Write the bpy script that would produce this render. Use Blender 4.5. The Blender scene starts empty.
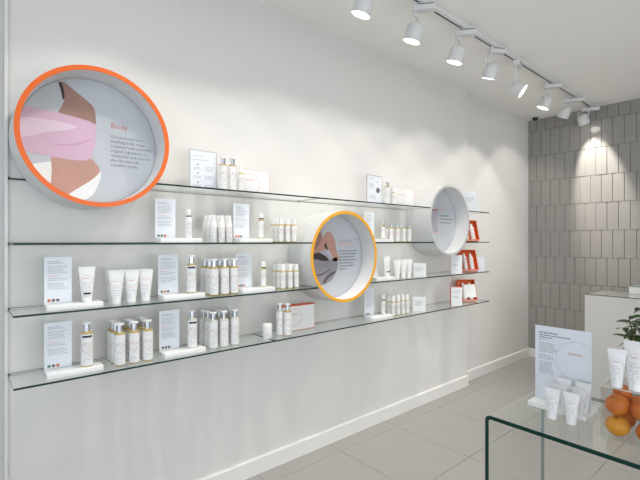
import bpy, bmesh, math, random
from mathutils import Vector, Matrix
random.seed(7)
S = bpy.context.scene
COL = S.collection

# ---------------------------------------------------------------- camera
F = 420.0                       # focal length in pixels of a 640 x 480 frame
A = math.atan2(491, 420)        # angle between the view axis and the shelf wall
CA, SA = math.cos(A), math.sin(A)
EYE, HOR = 1.41, 241.0
cam = bpy.data.cameras.new('camera'); camo = bpy.data.objects.new('camera', cam)
COL.objects.link(camo); S.camera = camo
cam.sensor_width = 36; cam.lens = F / 640 * 36; cam.shift_y = 1 / 640
cam.clip_start = 0.05
camo.location = (0, 0, EYE); camo.rotation_euler = (math.pi / 2, 0, A - math.pi / 2)

def ray(px, py):
    u = (px - 320) / F
    return Vector((CA + u * SA, SA - u * CA, (HOR - py) / F))
def at_y(px, py, y):
    d = ray(px, py); p = d * (y / d.y); p.z += EYE; return p
def at_x(px, py, x):
    d = ray(px, py); p = d * (x / d.x); p.z += EYE; return p
def sx(px, y): return at_y(px, HOR, y).x

# ---------------------------------------------------------------- world, daylight, exposure
W = bpy.data.worlds.new('world'); S.world = W; W.use_nodes = True
W.node_tree.nodes['Background'].inputs[0].default_value = (0.86, 0.93, 1.0, 1)
W.node_tree.nodes['Background'].inputs[1].default_value = 1.0
S.view_settings.view_transform = 'Standard'; S.view_settings.look = 'None'
S.view_settings.gamma = 1; S.view_settings.use_curve_mapping = False
S.view_settings.exposure = -0.02
S.cycles.max_bounces = 12; S.cycles.transparent_max_bounces = 24
S.cycles.sample_clamp_indirect = 6
# daylight entering through the glazed shopfront behind and left of the camera
dl = bpy.data.lights.new('shopfront_daylight', 'AREA'); dl.shape = 'RECTANGLE'
dl.size = 3.6; dl.size_y = 2.3; dl.energy = 52; dl.color = (0.79, 0.88, 1.0)
dlo = bpy.data.objects.new('shopfront_daylight', dl); COL.objects.link(dlo)
dlo.location = (-1.78, -0.9, 1.4); dlo.rotation_euler = (math.pi / 2, 0, -math.pi / 2)
# added fill light opposite the shelf wall, evening out the ambient
d2 = bpy.data.lights.new('added_side_fill', 'AREA'); d2.shape = 'RECTANGLE'
d2.size = 4.6; d2.size_y = 1.9; d2.energy = 80; d2.color = (1.0, 0.97, 0.945)
d2o = bpy.data.objects.new('added_side_fill', d2); COL.objects.link(d2o)
d2o.location = (2.1, -3.28, 1.2); d2o.rotation_euler = (math.pi / 2, 0, 0)
SPOT_W = 50.0
SPOT_COL = (1.0, 0.935, 0.855)

# ---------------------------------------------------------------- materials
def nodes_of(m):
    m.use_nodes = True
    return m.node_tree, m.node_tree.nodes, m.node_tree.links
def mat(name, col, rough=0.5, metal=0.0, spec=0.5, noise=0.0, scale=8.0, bump=0.0, bscale=60.0, coat=0.0, trans=0.0):
    m = bpy.data.materials.new(name); nt, N, L = nodes_of(m); b = N['Principled BSDF']
    b.inputs['Base Color'].default_value = (*col, 1); b.inputs['Roughness'].default_value = rough
    b.inputs['Metallic'].default_value = metal; b.inputs['Specular IOR Level'].default_value = spec
    b.inputs['Coat Weight'].default_value = coat; b.inputs['Transmission Weight'].default_value = trans
    tc = N.new('ShaderNodeTexCoord')
    if noise:
        n = N.new('ShaderNodeTexNoise'); n.inputs['Scale'].default_value = scale; n.inputs['Detail'].default_value = 5
        L.new(tc.outputs['Object'], n.inputs['Vector'])
        mx = N.new('ShaderNodeMix'); mx.data_type = 'RGBA'
        mx.inputs[6].default_value = (*[c * (1 - noise) for c in col], 1)
        mx.inputs[7].default_value = (*[min(1, c * (1 + noise)) for c in col], 1)
        L.new(n.outputs['Fac'], mx.inputs[0]); L.new(mx.outputs[2], b.inputs['Base Color'])
    if bump:
        n = N.new('ShaderNodeTexNoise'); n.inputs['Scale'].default_value = bscale; n.inputs['Detail'].default_value = 3
        L.new(tc.outputs['Object'], n.inputs['Vector'])
        bp = N.new('ShaderNodeBump'); bp.inputs['Strength'].default_value = bump; bp.inputs['Distance'].default_value = 0.002
        L.new(n.outputs['Fac'], bp.inputs['Height']); L.new(bp.outputs['Normal'], b.inputs['Normal'])
    return m
def thin_glass(name, tint, rough=0.0, ior=1.5):
    m = bpy.data.materials.new(name); nt, N, L = nodes_of(m); N.remove(N['Principled BSDF'])
    t = N.new('ShaderNodeBsdfTransparent'); t.inputs[0].default_value = (*tint, 1)
    g = N.new('ShaderNodeBsdfGlossy'); g.inputs['Roughness'].default_value = rough; g.inputs['Color'].default_value = (1, 1, 1, 1)
    lw = N.new('ShaderNodeLayerWeight'); lw.inputs[0].default_value = 0.5
    f0 = ((ior - 1) / (ior + 1)) ** 2                # Schlick's reflectance, the same from both sides of the sheet
    fr = math_node(N, L, 'ADD', math_node(N, L, 'MULTIPLY', math_node(N, L, 'POWER', lw.outputs['Facing'], 5.0), 1 - f0), f0)
    geo = N.new('ShaderNodeNewGeometry')             # reflect at the outer faces only
    fr = math_node(N, L, 'MULTIPLY', fr, math_node(N, L, 'SUBTRACT', 1.0, geo.outputs['Backfacing']))
    mx = N.new('ShaderNodeMixShader')
    L.new(fr, mx.inputs[0]); L.new(t.outputs[0], mx.inputs[1]); L.new(g.outputs[0], mx.inputs[2])
    L.new(mx.outputs[0], N['Material Output'].inputs[0])
    return m
def emit(name, col, st):
    m = bpy.data.materials.new(name); nt, N, L = nodes_of(m); b = N['Principled BSDF']
    b.inputs['Emission Color'].default_value = (*col, 1); b.inputs['Emission Strength'].default_value = st
    return m
def math_node(N, L, op, a, b=None):
    n = N.new('ShaderNodeMath'); n.operation = op
    for i, v in enumerate((a, b)):
        if v is None: continue
        if isinstance(v, (int, float)): n.inputs[i].default_value = v
        else: L.new(v, n.inputs[i])
    return n.outputs[0]
def label_mat(name, base, ring_z, ring_r, ring_col, half_w, z0, z1, pitch, ring_w=0.0009):
    """white printed label: a thin circle and rows of tiny grey lettering on the front"""
    m = bpy.data.materials.new(name); nt, N, L = nodes_of(m); b = N['Principled BSDF']
    b.inputs['Roughness'].default_value = 0.42
    tc = N.new('ShaderNodeTexCoord'); sp = N.new('ShaderNodeSeparateXYZ'); L.new(tc.outputs['Object'], sp.inputs[0])
    x, y, z = sp.outputs
    M = lambda op, a, c=None: math_node(N, L, op, a, c)
    dz = M('SUBTRACT', z, ring_z)
    d = M('SQRT', M('ADD', M('MULTIPLY', x, x), M('MULTIPLY', dz, dz)))
    ring = M('LESS_THAN', M('ABSOLUTE', M('SUBTRACT', d, ring_r)), ring_w)
    front = M('LESS_THAN', y, 0.0)
    ring = M('MULTIPLY', ring, front)
    row = M('LESS_THAN', M('FRACT', M('DIVIDE', z, pitch)), 0.42)
    ns = N.new('ShaderNodeTexNoise'); ns.inputs['Scale'].default_value = 330
    L.new(tc.outputs['Object'], ns.inputs['Vector'])
    row = M('MULTIPLY', row, M('GREATER_THAN', ns.outputs['Fac'], 0.47))
    big = N.new('ShaderNodeTexNoise'); big.inputs['Scale'].default_value = 60
    L.new(tc.outputs['Object'], big.inputs['Vector'])
    row = M('MULTIPLY', row, M('GREATER_THAN', big.outputs['Fac'], 0.47))
    row = M('MULTIPLY', row, M('LESS_THAN', M('ABSOLUTE', x), half_w))
    row = M('MULTIPLY', row, M('MULTIPLY', M('GREATER_THAN', z, z0), M('LESS_THAN', z, z1)))
    row = M('MULTIPLY', M('MULTIPLY', row, front), 0.62)
    c1 = N.new('ShaderNodeMix'); c1.data_type = 'RGBA'; c1.inputs[6].default_value = (*base, 1); c1.inputs[7].default_value = (0.25, 0.27, 0.32, 1)
    L.new(row, c1.inputs[0])
    # the line of coloured lettering inside the circle
    red = M('MULTIPLY', M('LESS_THAN', M('ABSOLUTE', M('SUBTRACT', z, ring_z + ring_r * 0.42)), pitch * 0.33), M('LESS_THAN', M('ABSOLUTE', x), ring_r * 0.55))
    red = M('MULTIPLY', M('MULTIPLY', red, front), M('GREATER_THAN', ns.outputs['Fac'], 0.45))
    rr = M('MAXIMUM', M('MULTIPLY', ring, 0.65), M('MULTIPLY', red, 0.75))
    c2 = N.new('ShaderNodeMix'); c2.data_type = 'RGBA'; c2.inputs[7].default_value = (*ring_col, 1)
    L.new(rr, c2.inputs[0]); L.new(c1.outputs[2], c2.inputs[6]); L.new(c2.outputs[2], b.inputs['Base Color'])
    return m

M_WALL = mat('white_wall_paint', (0.69, 0.68, 0.665), 0.72, noise=0.012, scale=3, bump=0.06, bscale=220)
M_CEIL = mat('ceiling_paint', (0.90, 0.885, 0.855), 0.85, noise=0.012, scale=2)
M_SKIRT = mat('skirting_gloss', (0.74, 0.73, 0.715), 0.28, noise=0.01)
M_FLOOR = mat('grey_porcelain', (0.305, 0.295, 0.282), 0.27, noise=0.05, scale=5, bump=0.02, bscale=90)
M_GROUT = mat('grout', (0.20, 0.195, 0.185), 0.9, noise=0.1, scale=40)
M_FGROUT = mat('floor_grout', (0.30, 0.29, 0.275), 0.9, noise=0.1, scale=40)
M_TILE = mat('grey_glazed_tile', (0.30, 0.289, 0.273), 0.13, noise=0.05, scale=6, bump=0.10, bscale=11)
M_GLASS = thin_glass('shelf_glass', (0.968, 0.985, 0.978))
M_EDGE = mat('green_glass_edge', (0.003, 0.034, 0.024), 0.3, spec=0.25, noise=0.2, scale=20)
M_CLEAR = thin_glass('clear_acrylic', (0.965, 0.975, 0.975), ior=1.42)
M_CLEAR_EDGE = mat('acrylic_edge', (0.62, 0.66, 0.66), 0.15, noise=0.05)
M_DARKMETAL = mat('dark_channel', (0.018, 0.02, 0.021), 0.4, metal=0.3, noise=0.1)
M_ORANGE = mat('orange_lacquer', (0.82, 0.140, 0.010), 0.38, noise=0.02)
M_YELLOW = mat('yellow_lacquer', (0.88, 0.42, 0.025), 0.38, noise=0.02)
M_WHITERIM = mat('pale_grey_lacquer', (0.56, 0.57, 0.565), 0.38, noise=0.02)
M_DRUM = mat('white_drum_paint', (0.70, 0.70, 0.70), 0.55, noise=0.01)
M_PANEL = mat('matt_print_panel', (0.50, 0.53, 0.57), 0.5, noise=0.01)
M_PLASTIC = mat('white_plastic', (0.84, 0.84, 0.835), 0.3, noise=0.01)
M_PLINTH = mat('white_acrylic_block', (0.86, 0.86, 0.86), 0.22, noise=0.01)
M_CARD = mat('white_card_stock', (0.75, 0.785, 0.84), 0.45, noise=0.01)
M_FRAMEMETAL = mat('brushed_aluminium', (0.5, 0.51, 0.53), 0.35, metal=0.8, noise=0.04)
M_OIL = mat('golden_oil', (0.50, 0.37, 0.13), 0.14, noise=0.06, scale=20)
M_PALEOIL = mat('pale_golden_oil', (0.60, 0.50, 0.22), 0.16, noise=0.06, scale=20)
M_CLEARLIQUID = mat('clear_liquid', (0.60, 0.58, 0.50), 0.14, noise=0.04, scale=20)
M_CHROME = mat('silver_collar', (0.66, 0.69, 0.73), 0.18, metal=1.0, noise=0.02)
M_PURPLE = mat('dark_purple_sticker', (0.028, 0.016, 0.055), 0.45, noise=0.05)
M_INK = mat('grey_ink', (0.22, 0.235, 0.27), 0.6, noise=0.05)
M_INKDARK = mat('dark_grey_ink', (0.085, 0.095, 0.115), 0.6, noise=0.05)
M_INKSOFT = mat('pale_grey_ink', (0.42, 0.44, 0.48), 0.6, noise=0.05)
M_REDINK = mat('red_ink', (0.50, 0.13, 0.11), 0.6, noise=0.03)
M_PINKINK = mat('faded_red_ink', (0.72, 0.42, 0.37), 0.6, noise=0.03)
M_DOTGREEN = mat('green_ink', (0.09, 0.22, 0.15), 0.6, noise=0.03)
M_DOTGREY = mat('charcoal_ink', (0.14, 0.13, 0.14), 0.6, noise=0.03)
M_DOTRED = mat('orange_red_ink', (0.62, 0.17, 0.09), 0.6, noise=0.03)
M_BOXORANGE = mat('orange_carton', (0.66, 0.10, 0.018), 0.5, noise=0.05)
M_CARTON = mat('white_carton', (0.80, 0.81, 0.82), 0.5, noise=0.015)
M_FIXTURE = mat('white_fixture_metal', (0.66, 0.665, 0.67), 0.35, noise=0.01)
M_SLOT = mat('track_slot', (0.05, 0.048, 0.045), 0.6, noise=0.05)
M_LAMP = emit('lamp_face', (1.0, 0.97, 0.91), 9.0)
M_COUNTER = mat('counter_laminate', (0.62, 0.61, 0.585), 0.4, noise=0.012)
M_BLACK = mat('black_dome', (0.012, 0.012, 0.012), 0.15, noise=0.1)
M_LEAF = mat('dark_leaf', (0.022, 0.060, 0.014), 0.35, noise=0.45, scale=25)
M_LEAF2 = mat('fresh_leaf', (0.060, 0.115, 0.018), 0.38, noise=0.4, scale=25)
M_STEM = mat('woody_stem', (0.09, 0.10, 0.035), 0.7, noise=0.3)
M_POT = mat('pot_glaze', (0.55, 0.55, 0.53), 0.4, noise=0.03)
M_SOIL = mat('soil', (0.03, 0.022, 0.016), 0.95, noise=0.4, bump=0.6)
M_SKIN = mat('printed_skin', (0.33, 0.19, 0.15), 0.5, noise=0.16, scale=5)
M_SKINLIGHT = mat('printed_light_skin', (0.50, 0.28, 0.225), 0.5, noise=0.12, scale=6)
M_HAIR = mat('printed_dark_hair', (0.045, 0.026, 0.025), 0.5, noise=0.2)
M_TOWEL = mat('printed_pink_towel', (0.63, 0.425, 0.545), 0.5, noise=0.20, scale=4)
M_TOWELLIGHT = mat('printed_pale_towel', (0.70, 0.55, 0.65), 0.5, noise=0.10, scale=4)
M_TOWELDARK = mat('printed_towel_shade', (0.56, 0.33, 0.46), 0.5, noise=0.1)
M_CLOTH = mat('printed_grey_cloth', (0.27, 0.255, 0.285), 0.5, noise=0.20, scale=9)
M_CLOTHDARK = mat('printed_dark_cloth', (0.10, 0.09, 0.11), 0.5, noise=0.25, scale=9)
M_LILAC = mat('printed_lilac', (0.42, 0.40, 0.47), 0.5, noise=0.1)
M_GLAREWHITE = mat('glare_white', (0.80, 0.80, 0.80), 0.5, noise=0.01)  # white for the spotlight glare painted on the first drum
def fruit_mat(name, c1, c2):
    m = mat(name, c1, 0.42, noise=0, bump=0.35, bscale=260); nt, N, L = nodes_of(m)
    tc = N.new('ShaderNodeTexCoord'); n = N.new('ShaderNodeTexNoise'); n.inputs['Scale'].default_value = 14
    L.new(tc.outputs['Object'], n.inputs['Vector']); r = N.new('ShaderNodeValToRGB')
    r.color_ramp.elements[0].color = (*c1, 1); r.color_ramp.elements[1].color = (*c2, 1)
    r.color_ramp.elements[0].position = 0.35; r.color_ramp.elements[1].position = 0.7
    L.new(n.outputs['Fac'], r.inputs[0]); L.new(r.outputs[0], N['Principled BSDF'].inputs['Base Color'])
    return m
M_FRUIT = [fruit_mat('orange_peel', (0.60, 0.135, 0.012), (0.72, 0.22, 0.02)),
           fruit_mat('ripe_yellow_peel', (0.72, 0.27, 0.012), (0.80, 0.36, 0.03)),
           fruit_mat('deep_orange_peel', (0.52, 0.10, 0.012), (0.66, 0.17, 0.018))]

# ---------------------------------------------------------------- mesh helpers
def new_mesh(bm, name, mats, smooth=False):
    me = bpy.data.meshes.new(name); bm.normal_update(); bm.to_mesh(me); bm.free()
    for m in (mats if isinstance(mats, (list, tuple)) else [mats]): me.materials.append(m)
    if smooth:
        for p in me.polygons: p.use_smooth = True
        me.set_sharp_from_angle(angle=math.radians(40))
    return me
def b_box(bm, x0, x1, y0, y1, z0, z1, mi=0):
    v = [bm.verts.new((x, y, z)) for x in (x0, x1) for y in (y0, y1) for z in (z0, z1)]
    fs = [(0, 1, 3, 2), (4, 6, 7, 5), (0, 4, 5, 1), (2, 3, 7, 6), (0, 2, 6, 4), (1, 5, 7, 3)]
    out = [bm.faces.new([v[i] for i in f]) for f in fs]
    for f in out: f.material_index = mi
    return out
def box_mesh(name, x0, x1, y0, y1, z0, z1, m, bevel=0.0, seg=2):
    bm = bmesh.new(); b_box(bm, x0, x1, y0, y1, z0, z1)
    bmesh.ops.recalc_face_normals(bm, faces=bm.faces)
    if bevel: bmesh.ops.bevel(bm, geom=list(bm.edges), offset=bevel, segments=seg, affect='EDGES', profile=0.6)
    return new_mesh(bm, name, m, smooth=bool(bevel))
def b_lathe(bm, prof, n=20, mi=0, a0=0.0, a1=2 * math.pi, axis='z'):
    """revolve (radius, height) pairs; radius 0 closes the end"""
    full = abs(a1 - a0 - 2 * math.pi) < 1e-6
    rows = []
    for r, h in prof:
        if r < 1e-7: rows.append([bm.verts.new((0, 0, h))]); continue
        k = n if full else n + 1
        rows.append([bm.verts.new((r * math.cos(a0 + (a1 - a0) * i / n), r * math.sin(a0 + (a1 - a0) * i / n), h)) for i in range(k)])
    for a, b in zip(rows, rows[1:]):
        k = n
        for i in range(k):
            j = (i + 1) % n if full else i + 1
            if len(a) == 1 and len(b) == 1: continue
            if len(a) == 1: f = bm.faces.new((a[0], b[j], b[i]))
            elif len(b) == 1: f = bm.faces.new((a[i], a[j], b[0]))
            else: f = bm.faces.new((a[i], a[j], b[j], b[i]))
            f.material_index = mi
def lathe_mesh(name, prof, m, n=20, **k):
    bm = bmesh.new(); b_lathe(bm, prof, n, **k)
    bmesh.ops.recalc_face_normals(bm, faces=bm.faces)
    return new_mesh(bm, name, m, smooth=True)
def b_bar(bm, p, q, r, n=8):
    p, q = Vector(p), Vector(q); d = (q - p); mz = d.to_track_quat('Z', 'Y').to_matrix()
    rows = [[bm.verts.new(c + mz @ Vector((r * math.cos(2 * math.pi * i / n), r * math.sin(2 * math.pi * i / n), 0))) for i in range(n)] for c in (p, q)]
    for i in range(n): bm.faces.new((rows[0][i], rows[0][(i + 1) % n], rows[1][(i + 1) % n], rows[1][i]))
    bm.faces.new(rows[0][::-1]); bm.faces.new(rows[1])
def b_poly(bm, pts, mi=0):
    f = bm.faces.new([bm.verts.new(p) for p in pts]); f.material_index = mi; return f

def obj(name, me, parent=None, loc=(0, 0, 0), rot=(0, 0, 0)):
    o = bpy.data.objects.new(name, me); COL.objects.link(o)
    if name in ('printed_text', 'text_lines'): o['kind'] = 'stuff'
    o.parent = parent; o.location = loc; o.rotation_euler = rot
    return o
def tag(o, label, cat, group=None):
    o['label'] = label; o['category'] = cat
    if group: o['group'] = group
    return o
def thing(name, label, cat, loc=(0, 0, 0), rz=0.0, group=None):
    o = bpy.data.objects.new(name, None); COL.objects.link(o); o.empty_display_size = 0.05
    o.location = loc; o.rotation_euler = (0, 0, rz)
    return tag(o, label, cat, group)
def struct(name, me, label=None, **k):
    o = obj(name, me, **k); o['kind'] = 'structure'
    if label: o['label'] = label
    return o
def text_mesh(body, size, m, spacing=1.0, line=1.0):
    c = bpy.data.curves.new('lettering', 'FONT'); c.body = body; c.size = size; c.space_line = line; c.space_character = spacing
    c.resolution_u = 2; c.offset = -0.004 * size
    o = bpy.data.objects.new('tmp', c); COL.objects.link(o)
    dg = bpy.context.evaluated_depsgraph_get(); dg.update()
    me = bpy.data.meshes.new_from_object(o.evaluated_get(dg))
    bpy.data.objects.remove(o); me.name = 'lettering'; me.materials.clear(); me.materials.append(m)
    return me

# ================================================================ THE SETTING
CEIL = 2.88
YW, YF = 2.19, 2.26        # near (shelf) panel and the set-back stretch of the same wall
XS, XE, XB = 0.15, 3.767, 5.31
XFRONT, YR = -1.7, -3.2
FT = (0.58, 0.60)
floor = struct('floor', box_mesh('floor', XFRONT, XB, YR, 2.3, -0.06, -0.0035, M_FGROUT), 'floor of large pale grey square tiles')
ftile = box_mesh('floor_tile', 0.0012, FT[0] - 0.0012, 0.0012, FT[1] - 0.0012, -0.0035, 0.0, M_FLOOR, bevel=0.0007, seg=1)
x = 1.94 - 6 * FT[0]
while x < XB:
    y = 2.05
    while y > YR - FT[1]:
        obj('floor_tile', ftile, floor, (x, y, 0)); y -= FT[1]
    x += FT[0]
ceiling = struct('ceiling', box_mesh('ceiling', XFRONT - .1, XB + .1, YR - .1, 2.45, CEIL, CEIL + 0.1, M_CEIL), 'plain white painted ceiling')
# the shelf wall: a proud panel, a set-back stretch beyond it
wl = struct('wall_left', box_mesh('wall_left', XS - 0.013, XE, YW, 2.4, 0, CEIL, M_WALL), 'white wall panel carrying the glass shelves')
obj('far_stretch', box_mesh('far_stretch', XE, XB, YF, 2.4, 0, CEIL, M_WALL), wl)
obj('near_stretch', box_mesh('near_stretch', XFRONT, XS - 0.013, YW + 0.03, 2.4, 0, CEIL, M_WALL), wl)
struct('trim_1', box_mesh('trim', XS - 0.0125, XS, YW - 0.012, YW, 0, CEIL, M_SKIRT, bevel=0.002), 'narrow white upright trim at the left end of the shelf wall')
def skirting(name, p, q, label):
    """stepped white skirting with a small plinth strip, running from p to q on the wall's face"""
    p, q = Vector((*p, 0)), Vector((*q, 0)); d = (q - p); n = Vector((d.y, -d.x, 0)).normalized()
    prof = [(0, 0), (0.018, 0), (0.018, 0.092), (0.010, 0.1), (0, 0.1)]
    bm = bmesh.new(); r = [[bm.verts.new(c + n * a + Vector((0, 0, h))) for a, h in prof] for c in (p, q)]
    for i in range(5): bm.faces.new((r[0][i], r[1][i], r[1][(i + 1) % 5], r[0][(i + 1) % 5]))
    bm.faces.new(r[0]); bm.faces.new(r[1][::-1]); bmesh.ops.recalc_face_normals(bm, faces=bm.faces)
    return struct(name, new_mesh(bm, name, M_SKIRT), label)
skirting('baseboard_left', (XS, YW), (XE, YW), 'white skirting under the glass shelves')
skirting('baseboard_left_far', (XE, YF), (XB, YF), 'white skirting on the set-back stretch of wall near the corner')
# tiled end wall
TPW, TPH, TTOP = 0.1043, 0.3028, 2.738
wb = struct('wall_back', box_mesh('wall_back', XB, XB + 0.1, YR, 2.4, 0, CEIL, M_GROUT), 'end wall of upright glossy grey tiles')
def tile_mesh(w, h):
    bm = bmesh.new(); g = 0.0014
    b_box(bm, -0.007, 0.0, -w + g, -g, -h + g, -g); bmesh.ops.recalc_face_normals(bm, faces=bm.faces)
    es = [e for e in bm.edges if all(v.co.x < -0.006 for v in e.verts)]
    bmesh.ops.bevel(bm, geom=es, offset=0.0028, segments=2, affect='EDGES')
    return new_mesh(bm, 'wall_tile', M_TILE, smooth=True)
tcache = {}
far = bmesh.new()
for r in range(-1, 9):
    z1 = min(TTOP - TPH * r, CEIL); z0 = max(TTOP - TPH * (r + 1), 0.1)
    off = 0.0 if r % 2 == 0 else TPW / 2
    edges = [2.214 - off - TPW * k for k in range(-2, 54)]
    for k in range(len(edges) - 1):
        ya, yb = min(edges[k], YF), edges[k + 1]
        if ya - yb < 0.008 or yb < YR: continue
        key = (round(ya - yb, 4), round(z1 - z0, 4))
        if key not in tcache: tcache[key] = tile_mesh(ya - yb, z1 - z0)
        rx = random.uniform(-0.004, 0.004); rr = random.uniform(-0.0035, 0.0035)
        if yb > -0.35:
            obj('wall_tile', tcache[key], wb, (XB, ya, z1), (0, rx, rr))
        else:
            far.from_mesh(tcache[key]); far.verts.ensure_lookup_table()
            n = len(tcache[key].vertices)
            for v in far.verts[-n:]: v.co += Vector((XB, ya, z1))
ft = obj('far_wall_tiles', new_mesh(far, 'far_wall_tiles', M_TILE, smooth=True), wb); ft['kind'] = 'stuff'
skirting('baseboard_back', (XB, YF), (XB, YR), 'white skirting along the foot of the tiled wall')
bm = bmesh.new()                                  # unseen side opposite the shelves, glazing added to go with the fill light
b_box(bm, XFRONT, -0.3, YR - .1, YR, 0, CEIL); b_box(bm, 4.5, XB, YR - .1, YR, 0, CEIL)
b_box(bm, -0.3, 4.5, YR - .1, YR, 0, 0.2); b_box(bm, -0.3, 4.5, YR - .1, YR, 2.6, CEIL)
struct('wall_right', new_mesh(bm, 'wall_right', M_WALL), 'white wall around the added side glazing')
def glazing(name, label, loc, rz, half, n):
    w_ = bpy.data.objects.new(name, None); COL.objects.link(w_); w_['kind'] = 'structure'; w_['label'] = label
    w_.location = loc; w_.rotation_euler = (0, 0, rz); step = (2 * half - 0.04) / n
    bm = bmesh.new()
    for i in range(n + 1): b_box(bm, -.03, .03, -half + i * step, -half + i * step + 0.04, 0, 2.4)
    for i in range(n):
        y0 = -half + i * step + 0.04
        b_box(bm, -.03, .03, y0, y0 + step - .04, 0, 0.04); b_box(bm, -.03, .03, y0, y0 + step - .04, 2.36, 2.4)
        obj('pane', box_mesh('pane', -.004, .004, y0, y0 + step - .04, 0.04, 2.36, M_CLEAR), w_)
    obj('window_frame', new_mesh(bm, 'window_frame', M_FRAMEMETAL), w_)
# shopfront wall behind the camera, with its glazed opening
bm = bmesh.new()
b_box(bm, XFRONT - .1, XFRONT, YR, -2.75, 0, CEIL); b_box(bm, XFRONT - .1, XFRONT, 0.95, 2.4, 0, CEIL)
b_box(bm, XFRONT - .1, XFRONT, -2.75, 0.95, 0, 0.2); b_box(bm, XFRONT - .1, XFRONT, -2.75, 0.95, 2.6, CEIL)
struct('wall_front', new_mesh(bm, 'wall_front', M_WALL), 'white wall around the shopfront glazing')
glazing('window_1', 'tall glazed shopfront behind the camera', (XFRONT - .05, -0.9, 0.2), 0, 1.85, 3)
glazing('added_fill_window', 'long unseen glazing added opposite the shelves for fill light', (2.1, YR - .05, 0.2), -math.pi / 2, 2.4, 4)

# ================================================================ GLASS SHELVES
YS = 1.955                         # shelf front
LV = {1: 1.677, 2: 1.402, 3: 1.127, 4: 0.852}
LN = {1: 'top', 2: 'second', 3: 'third', 4: 'bottom'}
TH = 0.008
def glass_shelf(x0, x1, z, label):
    t = thing('glass_shelf', label, 'shelf', (x0, YW, z - TH))
    w = x1 - x0
    bm = bmesh.new(); fs = b_box(bm, 0.0008, w - 0.0008, YS - YW, -0.001, 0, TH); bmesh.ops.recalc_face_normals(bm, faces=bm.faces)
    for f in bm.faces: f.material_index = 0 if abs(f.normal.z) > 0.9 or f.normal.y > 0.9 else 1
    obj('glass_sheet', new_mesh(bm, 'glass_sheet', [M_GLASS, M_EDGE]), t)
    bm = bmesh.new()
    b_box(bm, 0, w, -0.002, -0.0005, -0.001, 0); b_box(bm, 0, w, -0.002, -0.0005, TH, TH + 0.001)
    c = obj('wall_channel', new_mesh(bm, 'wall_channel', M_DARKMETAL), t); c['label'] = 'thin dark metal channel'
    return t
shelves = [(1, 0.687, 1.68, 'from the orange-rimmed drum to the joint'), (1, 1.68, 2.826, 'between the joint and the pale grey drum'),
           (1, 3.39, 3.757, 'right of the pale grey drum'),
           (2, XS, 1.612, 'left of the yellow-rimmed drum'), (2, 2.176, 2.871, 'between the yellow-rimmed and pale grey drums'),
           (2, 3.343, 3.757, 'right of the pale grey drum'),
           (3, XS, 1.661, 'left of the yellow-rimmed drum'), (3, 2.128, 3.757, 'right of the yellow-rimmed drum'),
           (4, XS, 1.345, 'left of the joint by the jar'), (4, 1.345, 3.757, 'right of the joint by the jar')]
for lv, a, b, wh in shelves:
    glass_shelf(a, b, LV[lv], f'{LN[lv]} level green-edged glass shelf, stretch {wh}')
for lv in LV:
    tag(obj('shelf_end_stud', lathe_mesh('shelf_end_stud', [(0, 0), (0.006, 0), (0.006, 0.009), (0.004, 0.011), (0, 0.011)], M_DARKMETAL, 12), None, (XS + 0.003, YW, LV[lv] - 0.004), (math.pi / 2, 0, 0)),
        f'small black wall stud at the left end of the {LN[lv]} shelf line', 'stud', 'shelf end studs')
bm = bmesh.new(); b_box(bm, XS + 0.011, 0.246, YW - 0.008, YW, LV[1] - TH, LV[1] - TH + 0.006)
tag(obj('wall_channel', new_mesh(bm, 'wall_channel', M_DARKMETAL)), 'short dark metal channel on the wall left of the orange-rimmed drum', 'channel')

# ================================================================ ROUND DISPLAY DRUMS
R = 0.295; RIM = 0.019; YD = 1.953; YP = 2.075
def drum(xc, zc, rim_mat, label, rim_label):
    t = thing('display_drum', label, 'display drum', (xc, YW, zc))
    n = 96
    bm = bmesh.new(); d = YW - YD
    b_lathe(bm, [(R - RIM, 0.001), (R, 0.001), (R, d - 0.004), (R - RIM, d - 0.004), (R - RIM, 0.001)], n)
    bmesh.ops.recalc_face_normals(bm, faces=bm.faces)
    rot = (math.pi / 2, 0, 0)                    # lathe axis +z -> -y (into the room)
    obj('shell', new_mesh(bm, 'shell', M_DRUM, smooth=True), t, rot=rot)
    bm = bmesh.new(); b_lathe(bm, [(R - RIM, d - 0.004), (R, d - 0.004), (R, d), (R - RIM, d), (R - RIM, d - 0.004)], n)
    bmesh.ops.recalc_face_normals(bm, faces=bm.faces)
    obj('rim', new_mesh(bm, 'rim', rim_mat, smooth=True), t, rot=rot)['label'] = rim_label
    pd = YW - YP
    p = obj('back_panel', lathe_mesh('back_panel', [(0, pd - 0.006), (R - RIM - 0.001, pd - 0.006), (R - RIM - 0.001, pd), (0, pd)], M_PANEL, n), t, rot=rot)
    bm = bmesh.new(); b_lathe(bm, [(R - RIM - 0.0035, pd), (R - RIM - 0.001, pd), (R - RIM - 0.001, pd + 0.002), (R - RIM - 0.0035, pd + 0.002), (R - RIM - 0.0035, pd)], n)
    obj('panel_edge', new_mesh(bm, 'panel_edge', M_INKSOFT), t, rot=rot)
    return t, p
def clip_disc(pts, r):
    """keep a flat outline inside the round panel"""
    out = []
    for i in range(len(pts)):
        a, b = Vector(pts[i]), Vector(pts[(i + 1) % len(pts)])
        for k in range(5):
            q = a.lerp(b, k / 5); out.append(q if q.length <= r else q.normalized() * r)
    return out
RP = R - RIM - 0.004
PL = 0.0003
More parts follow.
